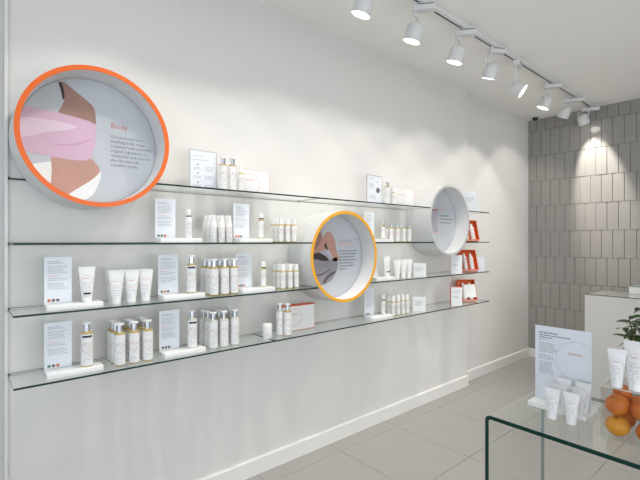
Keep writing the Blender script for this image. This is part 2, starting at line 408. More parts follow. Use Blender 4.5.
def print_piece(panel, xc, zc, name, px_pts, m, layer):
    """flat print on the back panel; outline given by pixels, measured on the panel's own plane"""
    pts = []
    for q in px_pts:
        p = at_y(q[0], q[1], YP); pts.append((p.x - xc, p.z - zc))
    if len(pts) > 4:                                   # soften the traced outline
        for _ in range(2):
            pts = [(a[0] * w1 + b[0] * (1 - w1), a[1] * w1 + b[1] * (1 - w1)) for a, b in zip(pts, pts[1:] + pts[:1]) for w1 in (.8, .2)]
    pts = clip_disc(pts, RP)
    bm = bmesh.new(); h = YW - YP + PL * layer
    f = b_poly(bm, [(p[0], p[1], h) for p in pts]); bm.normal_update()
    if f.normal.z < 0: f.normal_flip()
    bmesh.ops.triangulate(bm, faces=bm.faces)
    return obj(name, new_mesh(bm, name, m), panel)
def lettering(panel, xc, zc, px, py, body, size, m, layer=1, line=1.0, spacing=1.0):
    p = at_y(px, py, YP); me = text_mesh(body, size, m, spacing, line)
    return obj('lettering', me, panel, (p.x - xc, p.z - zc, YW - YP + PL * layer))
def ruled_lines(panel, xc, zc, px, py, widths, pitch, h, m, layer=1, name='text_lines'):
    """lines of print too small to read: short word bars"""
    p = at_y(px, py, YP); bm = bmesh.new(); rnd = random.Random(len(widths) * 7 + 1); z = YW - YP + PL * layer
    for i, w in enumerate(widths):
        x0 = 0
        while x0 < w - 0.004:
            ww = min(rnd.uniform(0.012, 0.034), w - x0); y0 = -i * pitch
            b_poly(bm, [(x0, y0, z), (x0 + ww, y0, z), (x0 + ww, y0 + h, z), (x0, y0 + h, z)]); x0 += ww + 0.006
    return obj(name, new_mesh(bm, name, m), panel, (p.x - xc, p.z - zc, 0))

D1, D2, D3 = (0.4464, 1.8495), (1.894, 1.310), (3.107, 1.5826)
t, p = drum(*D1, M_ORANGE, 'round white wall drum with orange rim and picture of a pink-wrapped torso', 'bright orange rim')
pp = lambda n, pts, m, l: print_piece(p, *D1, n, pts, m, l)
pp('glare_patch', [(22, 165), (60, 160), (105, 168), (92, 200), (60, 200), (30, 180)], M_GLAREWHITE, 1)  # white patch standing in for spotlight glare on the lower disc
pp('picture_shoulder', [(58.5, 82), (64, 81.5), (75, 91), (84, 98), (95, 108), (96.5, 128), (75, 120), (57, 113), (62, 106), (65, 98), (62, 88)], M_SKIN, 2)
pp('picture_dark_hair', [(58, 82), (61.5, 81.8), (64.5, 92), (64.5, 99), (62.5, 100), (61, 91)], M_HAIR, 3)
pp('picture_waist', [(50, 155), (75, 155), (92, 158), (101.5, 171), (92, 180), (75, 190), (66, 196), (50, 196), (51, 180), (52, 168)], M_SKINLIGHT, 2)
pp('picture_towel', [(14, 104), (30, 106.5), (55, 112), (75, 117), (92, 122), (97, 127), (95, 136), (96, 142), (92, 157), (86, 161), (70, 160), (48, 156), (30, 152), (14, 150)], M_TOWEL, 4)
pp('picture_towel_fold', [(14, 116), (40, 118), (62, 122), (80, 127), (70, 130), (48, 132), (30, 136), (14, 138)], M_TOWELLIGHT, 5)
pp('picture_towel_crease', [(45, 143), (70, 144.5), (90, 139.5), (95, 137), (95, 138), (80, 145.5), (60, 146)], M_TOWELDARK, 5)
lettering(p, *D1, 110.6, 128.0, 'Body', 0.036, M_REDINK)
lettering(p, *D1, 110.4, 137.6, 'Our pure and hard\nworking body range\nis packed with powerful,\norganic ingredients to\nmoisturise and nourish\nskin for naturally\nbeautiful results.', 0.0188, M_INKDARK, line=1.14)

t, p = drum(*D2, M_YELLOW, 'round white wall drum with yellow rim and picture of arms around grey clothes', 'golden yellow rim')
pp = lambda n, pts, m, l: print_piece(p, *D2, n, pts, m, l)
pp('picture_pale_ground', [(309, 235), (322, 226), (334, 236), (338, 250), (338, 262), (333, 280), (322, 286), (309, 262)], M_LILAC, 1)
pp('picture_light_sleeve', [(321, 228), (333, 232), (337, 246), (338, 258), (330, 258), (324, 246)], M_PANEL, 2)
pp('picture_face', [(309, 240), (313, 236), (320, 230), (322, 236), (321, 243), (318, 250), (312, 254), (309, 254)], M_SKIN, 3)
pp('picture_dark_hair', [(311, 252), (316, 251), (322, 254), (327, 257), (330, 262), (310, 263)], M_HAIR, 3)
pp('picture_arm', [(312, 252), (319, 246), (322, 238), (326, 232), (331, 232), (335, 239), (336, 250), (340, 260), (333, 262), (330, 251), (326, 249), (322, 251), (314, 254)], M_SKINLIGHT, 4)
pp('picture_hand_shadow', [(324, 246), (325.5, 242), (327.5, 248), (327, 251)], M_HAIR, 5)
pp('picture_grey_clothes', [(309, 261), (316, 259), (322, 261), (330, 261), (337, 256), (338, 266), (336, 273), (331, 281), (322, 286), (312, 284)], M_CLOTH, 4)
pp('picture_clothes_fold', [(322, 282), (328, 274), (336, 270), (335, 273), (328, 278), (325, 284)], M_CLOTHDARK, 5)
pp('picture_clothes_fold', [(313, 275), (322, 274), (331, 268), (331, 269.2), (322, 275.6), (313, 276.4)], M_CLOTHDARK, 5)
lettering(p, *D2, 338.8, 242.0, 'LITTLE LOVE', 0.024, M_INK, spacing=0.95)
ruled_lines(p, *D2, 339, 245.4, [0.145], 0.02, 0.010, M_PINKINK)
q = at_y(355.3, 239.3, YP)
obj('heart_mark', lathe_mesh('heart_mark', [(0, 0), (0.0055, 0)], M_DOTRED, 12), p, (q.x - D2[0], q.z - D2[1], YW - YP + PL))
ruled_lines(p, *D2, 339, 251.6, [0.17, 0.165, 0.15, 0.16, 0.13, 0.145, 0.07], 0.0205, 0.0085, M_INK)

t, p = drum(*D3, M_WHITERIM, 'round white wall drum with pale grey rim and lilac picture strip', 'pale grey rim')
pp = lambda n, pts, m, l: print_piece(p, *D3, n, pts, m, l)
pp('picture_lilac_strip', [(428, 210), (438.2, 210), (438.2, 233), (428, 233)], M_LILAC, 1)
pp('picture_red_band', [(428, 209), (438, 209.3), (438, 210.8), (428, 210.5)], M_REDINK, 2)
pp('picture_red_band', [(428, 232.2), (438, 232.4), (438, 233.2), (428, 233)], M_PINKINK, 2)
ruled_lines(p, *D3, 440, 210.4, [0.07], 0.02, 0.012, M_PINKINK)
ruled_lines(p, *D3, 439.6, 216.2, [0.14, 0.19, 0.17], 0.03, 0.010, M_INK)
ruled_lines(p, *D3, 439.6, 226.4, [0.18, 0.19, 0.16, 0.18], 0.026, 0.008, M_INKSOFT)

# ================================================================ PRODUCTS
M_LBL_OIL = label_mat('oil_label', (0.80, 0.80, 0.80), 0.082, 0.021, (0.62, 0.30, 0.26), 0.013, 0.012, 0.10, 0.0075)
M_LBL_SLIM = label_mat('slim_label', (0.81, 0.81, 0.805), 0.062, 0.014, (0.66, 0.38, 0.34), 0.009, 0.010, 0.085, 0.0065)
M_LBL_TUBE = label_mat('tube_print', (0.83, 0.83, 0.83), 0.092, 0.021, (0.62, 0.33, 0.30), 0.015, 0.02, 0.088, 0.0075)
M_LBL_JAR = label_mat('jar_print', (0.82, 0.82, 0.82), 0.035, 0.016, (0.62, 0.33, 0.30), 0.012, 0.008, 0.05, 0.0065)
E = 0.0003
def arc_band(r, z0, z1, m, half=0.95):
    bm = bmesh.new(); b_lathe(bm, [(r, z0), (r, z1)], 12, a0=-math.pi / 2 - half, a1=-math.pi / 2 + half); return new_mesh(bm, 'tester_band', m, smooth=True)
PARTS = {}
# tall oil bottle
def oil_parts(m):
    return [('body', lathe_mesh('body', [(0, 0), (0.0205, 0), (0.0228, 0.003), (0.0228, 0.143), (0.0215, 0.1465), (0.0125, 0.149), (0, 0.149)], m, 24)),
            ('paper_label', lathe_mesh('paper_label', [(0.0231, 0.006), (0.0231, 0.1385)], M_LBL_OIL, 24)),
            ('collar', lathe_mesh('collar', [(0, 0.149), (0.0122, 0.149), (0.0122, 0.180), (0, 0.180)], M_CHROME, 20)),
            ('cap', lathe_mesh('cap', [(0, 0.180), (0.0165, 0.180), (0.0172, 0.1815), (0.0172, 0.187), (0.0155, 0.1885), (0, 0.1885)], M_PLASTIC, 20))]
PARTS['oil'] = oil_parts(M_OIL)
PARTS['pale'] = oil_parts(M_CLEARLIQUID)
PARTS['pale_tester'] = PARTS['pale'] + [('tester_band', arc_band(0.0235, 0.124, 0.133, M_PURPLE, 0.85))]
PARTS['oil_tester'] = PARTS['oil'] + [('tester_band', arc_band(0.0235, 0.124, 0.133, M_PURPLE, 0.85))]
# slim bottle with a pointed white cap and a line of oil
PARTS['slim'] = [('body', lathe_mesh('body', [(0, 0), (0.0135, 0), (0.015, 0.002), (0.015, 0.103), (0.013, 0.107), (0, 0.107)], M_PALEOIL, 18)),
                 ('paper_label', lathe_mesh('paper_label', [(0.0152, 0.006), (0.0152, 0.0975)], M_LBL_SLIM, 18)),
                 ('cap', lathe_mesh('cap', [(0, 0.107), (0.0138, 0.107), (0.0128, 0.118), (0.0118, 0.134), (0.0112, 0.142), (0.009, 0.144), (0, 0.144)], M_PLASTIC, 18))]
PARTS['slim_tester'] = PARTS['slim'] + [('tester_band', arc_band(0.0146, 0.1075, 0.1135, M_PURPLE, 1.3))]
# slim bottle with a thin silver pump
PARTS['pump'] = PARTS['slim'][:2] + [('pump_head', lathe_mesh('pump_head', [(0, 0.107), (0.0125, 0.107), (0.0115, 0.112), (0.006, 0.114), (0.0055, 0.126), (0.008, 0.127), (0.008, 0.134), (0.006, 0.137), (0, 0.137)], M_CHROME, 16))]
PARTS['pump_tester'] = PARTS['pump'] + [('tester_band', arc_band(0.0157, 0.090, 0.0965, M_PURPLE, 0.9))]
# slim all-white bottle, slightly conical cap
PARTS['lotion'] = [('body', lathe_mesh('body', [(0, 0), (0.0155, 0), (0.0165, 0.002), (0.0165, 0.100), (0.014, 0.105), (0, 0.105)], M_LBL_SLIM, 18)),
                   ('cap', lathe_mesh('cap', [(0, 0.105), (0.0137, 0.105), (0.0115, 0.128), (0.0105, 0.140), (0.0085, 0.143), (0, 0.143)], M_PLASTIC, 18))]
PARTS['lotion_tester'] = PARTS['lotion'] + [('tester_band', arc_band(0.0141, 0.106, 0.112, M_PURPLE, 1.3))]
def tube_parts(h, w, d):
    """squeeze tube standing on its cap: round below, pressed flat to a crimped top edge"""
    bm = bmesh.new(); n = 20; rows = []
    lv = [0.024, 0.05, 0.085, 0.115, 0.132, 0.137, h]
    for z in lv:
        k = (z - lv[0]) / (h - lv[0]); k = min(1, k / ((0.137 - lv[0]) / (h - lv[0]))) if h > 0.137 else k
        a = d * (1 - k) + w * k; b = d * (1 - k ** 1.1) + 0.0016 * k
        rows.append([bm.verts.new((a * math.cos(2 * math.pi * i / n), b * math.sin(2 * math.pi * i / n), z)) for i in range(n)])
    for a, b in zip(rows, rows[1:]):
        for i in range(n): bm.faces.new((a[i], a[(i + 1) % n], b[(i + 1) % n], b[i]))
    bm.faces.new(rows[0][::-1]); bm.faces.new(rows[-1])
    return [('body', new_mesh(bm, 'body', M_LBL_TUBE, smooth=True)),
            ('cap', lathe_mesh('cap', [(0, 0), (0.0175, 0), (0.019, 0.0015), (0.0197, 0.022), (0.0185, 0.024), (0, 0.024)], M_PLASTIC, 24))]
PARTS['tube'] = tube_parts(0.150, 0.032, 0.0205)
bm = bmesh.new(); b_box(bm, -0.013, 0.013, -0.0222, -0.018, 0.034, 0.041)
PARTS['tube_tester'] = PARTS['tube'] + [('tester_band', new_mesh(bm, 'tester_band', M_PURPLE))]
PARTS['jar'] = [('body', lathe_mesh('body', [(0, 0), (0.025, 0), (0.0265, 0.003), (0.0265, 0.056), (0.024, 0.060), (0, 0.060)], M_LBL_JAR, 24)),
                ('lid', lathe_mesh('lid', [(0, 0.060), (0.0272, 0.060), (0.0276, 0.063), (0.0276, 0.080), (0.0255, 0.083), (0, 0.083)], M_PLASTIC, 24))]
INFO = {'pale': ('clear_bottle', 'bottle'), 'pale_tester': ('clear_bottle', 'bottle'), 'oil': ('oil_bottle', 'bottle'), 'oil_tester': ('oil_bottle', 'bottle'), 'slim': ('slim_bottle', 'bottle'), 'slim_tester': ('slim_bottle', 'bottle'),
        'pump': ('pump_bottle', 'bottle'), 'pump_tester': ('pump_bottle', 'bottle'), 'lotion': ('lotion_bottle', 'bottle'), 'lotion_tester': ('lotion_bottle', 'bottle'),
        'tube': ('cream_tube', 'tube'), 'tube_tester': ('cream_tube', 'tube'), 'jar': ('cream_jar', 'jar')}
def product(kind, loc, label, group=None, rz=None, scale=1.0):
    nm, cat = INFO[kind]
    t = thing(nm, label, cat, loc, random.uniform(-0.12, 0.12) - 0.25 if rz is None else rz, group)
    t.scale = (scale,) * 3
    for n_, me in PARTS[kind]: obj(n_, me, t)
    return t
ROWW = ['front', 'middle', 'back']; COLW3 = ['left', 'centre', 'right']
COLW4 = ['leftmost', 'second', 'third', 'rightmost']
def cluster(kind, pxs, y0, dy, rows, lv, what, where, group, rz=None, scale=1.0):
    xs = [sx(px, y0) for px in pxs]; cw = COLW3 if len(pxs) == 3 else COLW4
    for r in range(rows):
        for i, x_ in enumerate(xs):
            row = f'{ROWW[r] if rows > 2 else ("front", "back")[r]} row {cw[i]}' if rows > 1 else cw[i]
            product(kind, (x_ + random.uniform(-.0015, .0015), y0 + dy * r + random.uniform(-.001, .001), LV[lv] + E), f'{what}, {row}, {where}', group, rz, scale)

# information cards and white blocks
def card_print(w, h, seed, dots, title_col):
    rnd = random.Random(seed); bm = bmesh.new(); y = -0.0004
    def bars(z, wd, hh, mi, x0=0.0):
        xx = x0
        while xx < x0 + wd - 0.003:
            ww = min(rnd.uniform(0.004, 0.014), x0 + wd - xx)
            b_poly(bm, [(xx, y, z), (xx + ww, y, z), (xx + ww, y, z + hh), (xx, y, z + hh)], mi); xx += ww + 0.0018
    m = w * 0.12; z = h - 0.020
    bars(z, w * 0.45, 0.003, 1, m); z -= 0.007; bars(z, w * 0.6, 0.003, 1, m); z -= 0.012
    for k in range(3):
        if k == 1: bars(z, w * 0.4, 0.003, 2, m); z -= 0.009
        for i in range((5, 2, 4)[k]):
            bars(z, w * rnd.uniform(0.55, 0.78), 0.0024, 1, m); z -= 0.0072
        z -= 0.007
    for k, c in enumerate(dots):
        cx, cz = m + 0.005 + k * 0.0155, 0.034
        b_poly(bm, [(cx + 0.0065 * math.cos(a), y, cz + 0.0065 * math.sin(a)) for a in [2 * math.pi * i / 14 for i in range(14)]], 3 + c)
    bmesh.ops.recalc_face_normals(bm, faces=bm.faces)
    for f in bm.faces:
        if f.normal.y > 0: f.normal_flip()
    return new_mesh(bm, 'printed_text', [M_INK, M_INKSOFT, M_PINKINK, M_DOTGREEN, M_DOTGREY, M_DOTRED])
CARD = box_mesh('sheet', 0, 0.1, 0, 0.003, 0, 0.215, M_CARD)
def display_set(x0, lv, kind, dots, card_label, block_label, prod_label, w=0.207):
    z = LV[lv] + E
    b = tag(obj('display_block', box_mesh('display_block', 0, w, 0, 0.078, 0, 0.022, M_PLINTH, bevel=0.0015), None, (x0, 1.987, z)), block_label, 'display block', 'white display blocks')
    c = thing('information_card', card_label, 'card', (x0 + 0.001, 2.0665, z), 0, 'information cards')
    obj('sheet', CARD, c); obj('printed_text', card_print(0.1, 0.215, int(x0 * 1000) + lv, dots, 0), c)
    product(kind, (x0 + 0.150, 2.022, z + 0.022 + E), prod_label, 'tester products')
S4, S3, S2 = LN[4], LN[3], LN[2]
display_set(0.262, 4, 'oil_tester', (0, 1, 2), 'tall printed card with green, grey, orange dots, bottom shelf far left', 'white block under the card at the far left of the bottom shelf', 'gold oil bottle with purple band on block, bottom shelf far left')
display_set(0.735, 4, 'pale_tester', (1, 1, 1), 'tall printed card with three grey dots on bottom shelf', 'white block between the two bottle clusters on the bottom shelf', 'white-labelled bottle with purple band between the two bottom-shelf clusters')
display_set(2.185, 4, 'slim_tester', (1, 1, 1), 'tall narrow card on the bottom shelf under the yellow-rimmed drum', 'white block on bottom shelf just right of the yellow-rimmed drum', 'slim tester bottle with dark band, bottom shelf right of the yellow drum', w=0.215)
display_set(0.262, 3, 'tube_tester', (2, 1, 1), 'tall printed card with red and grey dots, third shelf far left', 'white block at the far left of the third shelf', 'white cream tube with purple band on block, third shelf far left')
display_set(0.73, 3, 'oil_tester', (1, 2, 1), 'tall printed card right of the cream tubes on the third shelf', 'white block right of the cream tubes on third shelf', 'gold oil bottle with purple band, third shelf right of the cream tubes')
display_set(1.157, 3, 'slim_tester', (2, 1, 2), 'tall printed card behind the oil bottles, third shelf, red dots', 'white block left of the yellow-rimmed drum on third shelf', 'slim tester bottle with dark band, third shelf left of the yellow drum')
display_set(2.225, 3, 'tube_tester', (1, 1, 1), 'tall card on third shelf half hidden by the yellow-rimmed drum', 'white block on third shelf right of the yellow-rimmed drum', 'white tube with dark band on block right of the yellow drum')
display_set(0.715, 2, 'lotion_tester', (0, 0, 2), 'tall printed card with green and red dots under orange-rimmed drum edge', 'white block on second shelf below the orange-rimmed drum', 'slim white tester bottle with dark band, second shelf, left end')
display_set(1.14, 2, 'slim_tester', (2, 2, 1), 'tall shiny card with two red dots in the middle of second shelf', 'white block on second shelf left of the yellow-rimmed drum', 'slim tester bottle with dark band, second shelf left of yellow drum')
display_set(2.185, 2, 'pump_tester', (1, 1, 1), 'tall card on the second shelf right of the yellow-rimmed drum', 'white block on second shelf right of the yellow-rimmed drum', 'slim pump tester with dark band, second shelf between the drums', w=0.225)

cluster('oil', [119.5, 134, 147.5], 2.02, 0.054, 3, 4, 'gold oil bottle', 'bottom shelf cluster below orange drum', 'gold oil bottles on the bottom shelf')
cluster('pale', [213.2, 224.2, 235], 2.02, 0.054, 3, 4, 'white-labelled clear bottle', 'bottom shelf cluster left of the jar', 'white-labelled bottles on the bottom shelf')
cluster('tube', [116.5, 131.5, 146], 2.035, 0.058, 2, 3, 'white cream tube', 'third shelf group below orange drum', 'cream tubes on the third shelf')
cluster('oil', [214.0, 224.6, 234.4], 2.02, 0.054, 3, 3, 'gold oil bottle', 'third shelf cluster', 'gold oil bottles on the third shelf')
cluster('slim', [283, 290, 296.6], 2.02, 0.042, 3, 3, 'slim white-capped bottle', 'third shelf beside yellow drum', 'slim bottles on the third shelf')
cluster('lotion', [213.6, 221.4, 229.4], 2.02, 0.044, 3, 2, 'slim white lotion bottle', 'second shelf cluster', 'lotion bottles on the second shelf')
cluster('slim', [281, 287.6, 293.8], 2.02, 0.042, 3, 2, 'slim white-capped bottle', 'second shelf left of yellow drum', 'slim bottles on the second shelf')
cluster('pump', [391.5, 397.6, 403.6, 409.3], 2.02, 0.046, 2, 2, 'slim pump bottle', 'second shelf between the drums', 'pump bottles on the second shelf')
cluster('tube', [396.8, 403.0, 408.8], 2.03, 0.05, 1, 3, 'white tube', 'third shelf right of the yellow drum', 'tubes on the third shelf', -0.9, 0.94)
cluster('slim', [393.5, 398.2, 403.0, 407.6], 2.02, 0.044, 2, 4, 'slim gold-lined bottle', 'bottom shelf right of yellow drum', 'slim bottles on the bottom shelf')
product('jar', (sx(267.3, 2.03), 2.03, LV[4] + E), 'white cream jar with screw lid by the joint of bottom shelf')
product('pale', (sx(280, 2.05), 2.05, LV[4] + E), 'left of two silver-necked bottles before the white gift box, bottom shelf')
product('oil', (sx(287.6, 2.01), 2.01, LV[4] + E), 'right of two silver-necked bottles before the white gift box, bottom shelf')
product('oil', (sx(223.2, 2.02), 2.02, LV[1] + E), 'left of two tall bottles on the top shelf beside framed card', scale=0.93)
product('oil', (sx(232.6, 2.02), 2.02, LV[1] + E), 'right of two tall bottles on the top shelf beside framed card', scale=0.95)
product('slim', (sx(241, 2.02), 2.02, LV[1] + E), 'slim white-capped bottle before the gift box, left part of top shelf', scale=0.98)
product('oil', (sx(387.2, 2.03), 2.03, LV[1] + E), 'tall gold-necked bottle on top shelf beside card with dark spot', scale=0.92)
product('slim', (sx(393.6, 2.02), 2.02, LV[1] + E), 'slim bottle before the gift box on top shelf near pale drum', scale=0.9)

# white gift boxes with a printed circle
def gift_box(x0, w, h, y, z, label, ring, rz=0.0, lid=True, d=0.045):
    t = thing('gift_box', label, 'box', (x0, y, z), rz)
    obj('front', box_mesh('front', 0, w, 0, d, 0, h, M_CARTON, bevel=0.001), t)
    bm = bmesh.new()
    if lid:
        b_box(bm, -0.001, w + 0.001, 0.0, d + 0.001, h, h + 0.006)
        b_box(bm, w, w + 0.0012, 0.0, d, 0, h)
        b_box(bm, 0, w, -0.0006, 0, 0, 0.0025)
        obj('orange_edge', new_mesh(bm, 'orange_edge', M_BOXORANGE), t)['label'] = 'orange lid edge'
    else:
        b_box(bm, 0, w, -0.0006, 0, h - 0.0012, h); b_box(bm, w - 0.0012, w, -0.0006, 0, 0, h)
        obj('orange_edge', new_mesh(bm, 'orange_edge', M_PINKINK), t)
    cx, cz, r = ring; bm = bmesh.new(); n = 40
    for i in range(n):
        a, b = 2 * math.pi * i / n, 2 * math.pi * (i + 1) / n
        b_poly(bm, [(cx + q * math.cos(s), -0.0008, cz + q * math.sin(s)) for q, s in ((r - .0012, a), (r - .0012, b), (r + .0012, b), (r + .0012, a))])
    for k in range(7):
        hh = (0.010, 0.015, 0.010, 0.016, 0.012, 0.010, 0.010)[k]; xx = cx - 0.032 + k * 0.0095
        b_poly(bm, [(xx, -0.0008, cz + 0.012), (xx + 0.0035, -0.0008, cz + 0.012), (xx + 0.0035, -0.0008, cz + 0.012 + hh), (xx, -0.0008, cz + 0.012 + hh)])
    obj('printed_emblem', new_mesh(bm, 'printed_emblem', M_PINKINK), t)
    return t
x0 = sx(281, 2.085); x1 = sx(314.6, 2.085)
gift_box(x0, x1 - x0, 0.152, 2.085, LV[4] + E, 'white gift box with orange lid edge and printed circle, bottom shelf', (0.105, 0.083, 0.056))
x0 = sx(237, 2.075); x1 = sx(269.3, 2.075)
gift_box(x0, x1 - x0, 0.138, 2.075, LV[1] + E, 'white box with red printed circle on top shelf near orange drum', (0.088, 0.062, 0.058), lid=False)
x0 = sx(395, 2.075); x1 = sx(413.6, 2.075)
gift_box(x0, x1 - x0, 0.142, 2.075, LV[1] + E, 'white box with printed circle on top shelf left of pale drum', (0.07, 0.075, 0.05), lid=False)

# cards standing alone
def standing_card(name, x, y, z, w, h, rz, label, cat, rows, extra=None, framed=False, thick=0.003, seed=1, back=None):
    t = thing(name, label, cat, (x, y, z), rz)
    obj('sheet', box_mesh('sheet', 0, w, 0, thick, 0, h, M_CARD if thick < .01 else M_CARTON), t)
    bm = bmesh.new(); rnd = random.Random(seed)
    for (rx, rz_, rw, n) in rows:
        zz = rz_ * h
        for i in range(n):
            xx = rx * w; end = xx + rw * w * rnd.uniform(.75, 1)
            while xx < end - .003:
                ww = min(rnd.uniform(.006, .016), end - xx)
                b_poly(bm, [(xx, -.0004, zz), (xx + ww, -.0004, zz), (xx + ww, -.0004, zz + .0028), (xx, -.0004, zz + .0028)]); xx += ww + .002
            zz -= 0.0075
    obj('printed_text', new_mesh(bm, 'printed_text', M_INKSOFT), t)
    if framed:
        bm = bmesh.new(); e = 0.003
        b_box(bm, -e, 0, -.001, thick + .001, 0, h + e); b_box(bm, w, w + e, -.001, thick + .001, 0, h + e); b_box(bm, 0, w, -.001, thick + .001, h, h + e)
        obj('frame', new_mesh(bm, 'frame', M_FRAMEMETAL), t)
    for (cx, cz, r, m) in extra or []:
        bm = bmesh.new(); b_poly(bm, [(w * cx + r * math.cos(a), -.0005, h * cz + r * math.sin(a)) for a in [2 * math.pi * i / 20 for i in range(20)]])
        obj('printed_spot', new_mesh(bm, 'printed_spot', m), t)
    if back:
        bm = bmesh.new(); b_box(bm, -.0012, 0, 0, thick, 0, h); b_box(bm, 0, w, 0.001, thick, h, h + .0012)
        obj('carton_side', new_mesh(bm, 'carton_side', back), t)
    return t
x0 = sx(190.3, 2.08); x1 = sx(216.2, 2.08)
standing_card('framed_card', x0, 2.08, LV[1] + E, x1 - x0, 0.205, 0, 'silver-framed white notice card on the top shelf beside orange drum', 'card',
              [(.1, .86, .5, 1), (.1, .76, .7, 1), (.12, .56, .34, 2), (.55, .6, .36, 4), (.12, .34, .34, 2), (.55, .36, .36, 3), (.12, .12, .34, 2), (.55, .12, .36, 2)],
              [(.28, .645, .004, M_DOTGREY), (.28, .42, .004, M_DOTGREY), (.28, .19, .004, M_DOTGREY)], framed=True)
x0 = sx(367.2, 2.06); x1 = sx(382, 2.06)
standing_card('notice_card', x0, 2.06, LV[1] + E, x1 - x0, 0.205, 0, 'white card with a dark round picture on the top shelf', 'card',
              [(.12, .88, .4, 1), (.12, .72, .35, 5), (.12, .3, .5, 4)], [(.72, .5, .0205, M_DOTGREY), (.68, .8, .005, M_DOTGREEN)], framed=True, seed=3)
RZ = -0.85        # the far products stand turned towards the shop
standing_card('notice_card', sx(462, 2.09), 2.09, LV[1] + E, 0.125, 0.19, RZ, 'white printed card on the top shelf right of the pale drum', 'card', [(.1, .85, .6, 1), (.1, .7, .75, 6)], seed=4)
standing_card('product_carton', 3.665, 2.05, LV[1] + E, 0.055, 0.125, RZ, 'small plain white carton at the right end of top shelf', 'carton', [], thick=0.04)
standing_card('sign_block', sx(413.5, 2.07), 2.07, LV[3] + E, 0.098, 0.105, RZ, 'small square white sign on third shelf below pale drum', 'sign', [(.12, .7, .7, 5)], thick=0.02, seed=6)
standing_card('sign_block', sx(413.0, 2.06), 2.06, LV[4] + E, 0.098, 0.110, RZ, 'small square white sign on bottom shelf beside slim bottles', 'sign', [(.12, .75, .7, 6)], thick=0.03, seed=8)
standing_card('product_carton', sx(451.2, 2.02), 2.02, LV[3] + E, 0.092, 0.160, RZ, 'tall white carton left of the orange gift set, third shelf', 'carton', [(.15, .8, .6, 2), (.15, .5, .6, 2)], thick=0.045, seed=9)
standing_card('product_carton', sx(451.2, 2.02), 2.02, LV[4] + E, 0.092, 0.158, RZ, 'white orange-sided carton left of the gift set, bottom shelf', 'carton', [(.15, .8, .6, 3), (.15, .5, .6, 3)], thick=0.045, seed=10, back=M_BOXORANGE)
t = standing_card('acrylic_stand', 3.68, 2.06, LV[3] + E, 0.090, 0.135, RZ, 'pale clear card stand at the right end of third shelf', 'card stand', [], seed=11)

def gift_set(px, y, lv, label, insert=False):
    """open orange presentation tray leaning back, holding two white bottles"""
    w, h, d = 0.172, 0.198, 0.040
    t = thing('gift_set', label, 'gift set', (sx(px, y), y, LV[lv] + E), -0.5)
    L = -0.30     # lean
    f = 0.006
    rot = (L, 0, 0); z_ = d * math.sin(-L) * 0.0 + 0.0003; off = (0, 0, 0)
    bm = bmesh.new()
    b_box(bm, 0, w, d - f, d, 0, h); b_box(bm, 0, f, 0, d - f, 0, h); b_box(bm, w - f, w, 0, d - f, 0, h)
    b_box(bm, f, w - f, 0, d - f, 0, 0.012); b_box(bm, f, w - f, 0, d - f, h - f, h)
    for v in bm.verts: v.co = Matrix.Rotation(L, 3, 'X') @ v.co
    zmin = min(v.co.z for v in bm.verts); dz = Vector((0, 0, -zmin))
    for v in bm.verts: v.co += dz
    bmesh.ops.recalc_face_normals(bm, faces=bm.faces)
    obj('tray', new_mesh(bm, 'tray', M_BOXORANGE), t)
    bm = bmesh.new(); b_box(bm, 0.0, w, -0.0012, 0, 0, 0.006); b_box(bm, 0, 0.003, -0.0012, 0, 0, h); b_box(bm, w - .003, w, -0.0012, 0, 0, h)
    for v in bm.verts: v.co = Matrix.Rotation(L, 3, 'X') @ v.co + dz
    obj('tray_lip', new_mesh(bm, 'tray_lip', M_PINKINK), t)
    for k, bx in enumerate((0.053, 0.119)):
        b = obj('bottle', lathe_mesh('bottle', [(0, 0), (0.018, 0), (0.0195, 0.002), (0.0195, 0.115), (0.016, 0.122), (0.012, 0.124), (0.011, 0.150), (0.008, 0.153), (0, 0.153)], M_LBL_OIL, 18), t,
                Matrix.Rotation(L, 3, 'X') @ Vector((bx, 0.0185, 0.014)) + dz, rot)
    if insert:
        obj('insert_card', box_mesh('insert_card', 0.052, w - 0.007, -0.001, 0.001, 0.030, 0.150, M_CARTON), t, dz, rot)
    return t
gift_set(461.0, 2.07, 4, 'orange gift set with white insert card on bottom shelf', True)
gift_set(462.0, 2.07, 3, 'orange gift set with two white bottles on third shelf')
gift_set(463.0, 2.07, 2, 'orange gift set on second shelf behind the pale grey drum')

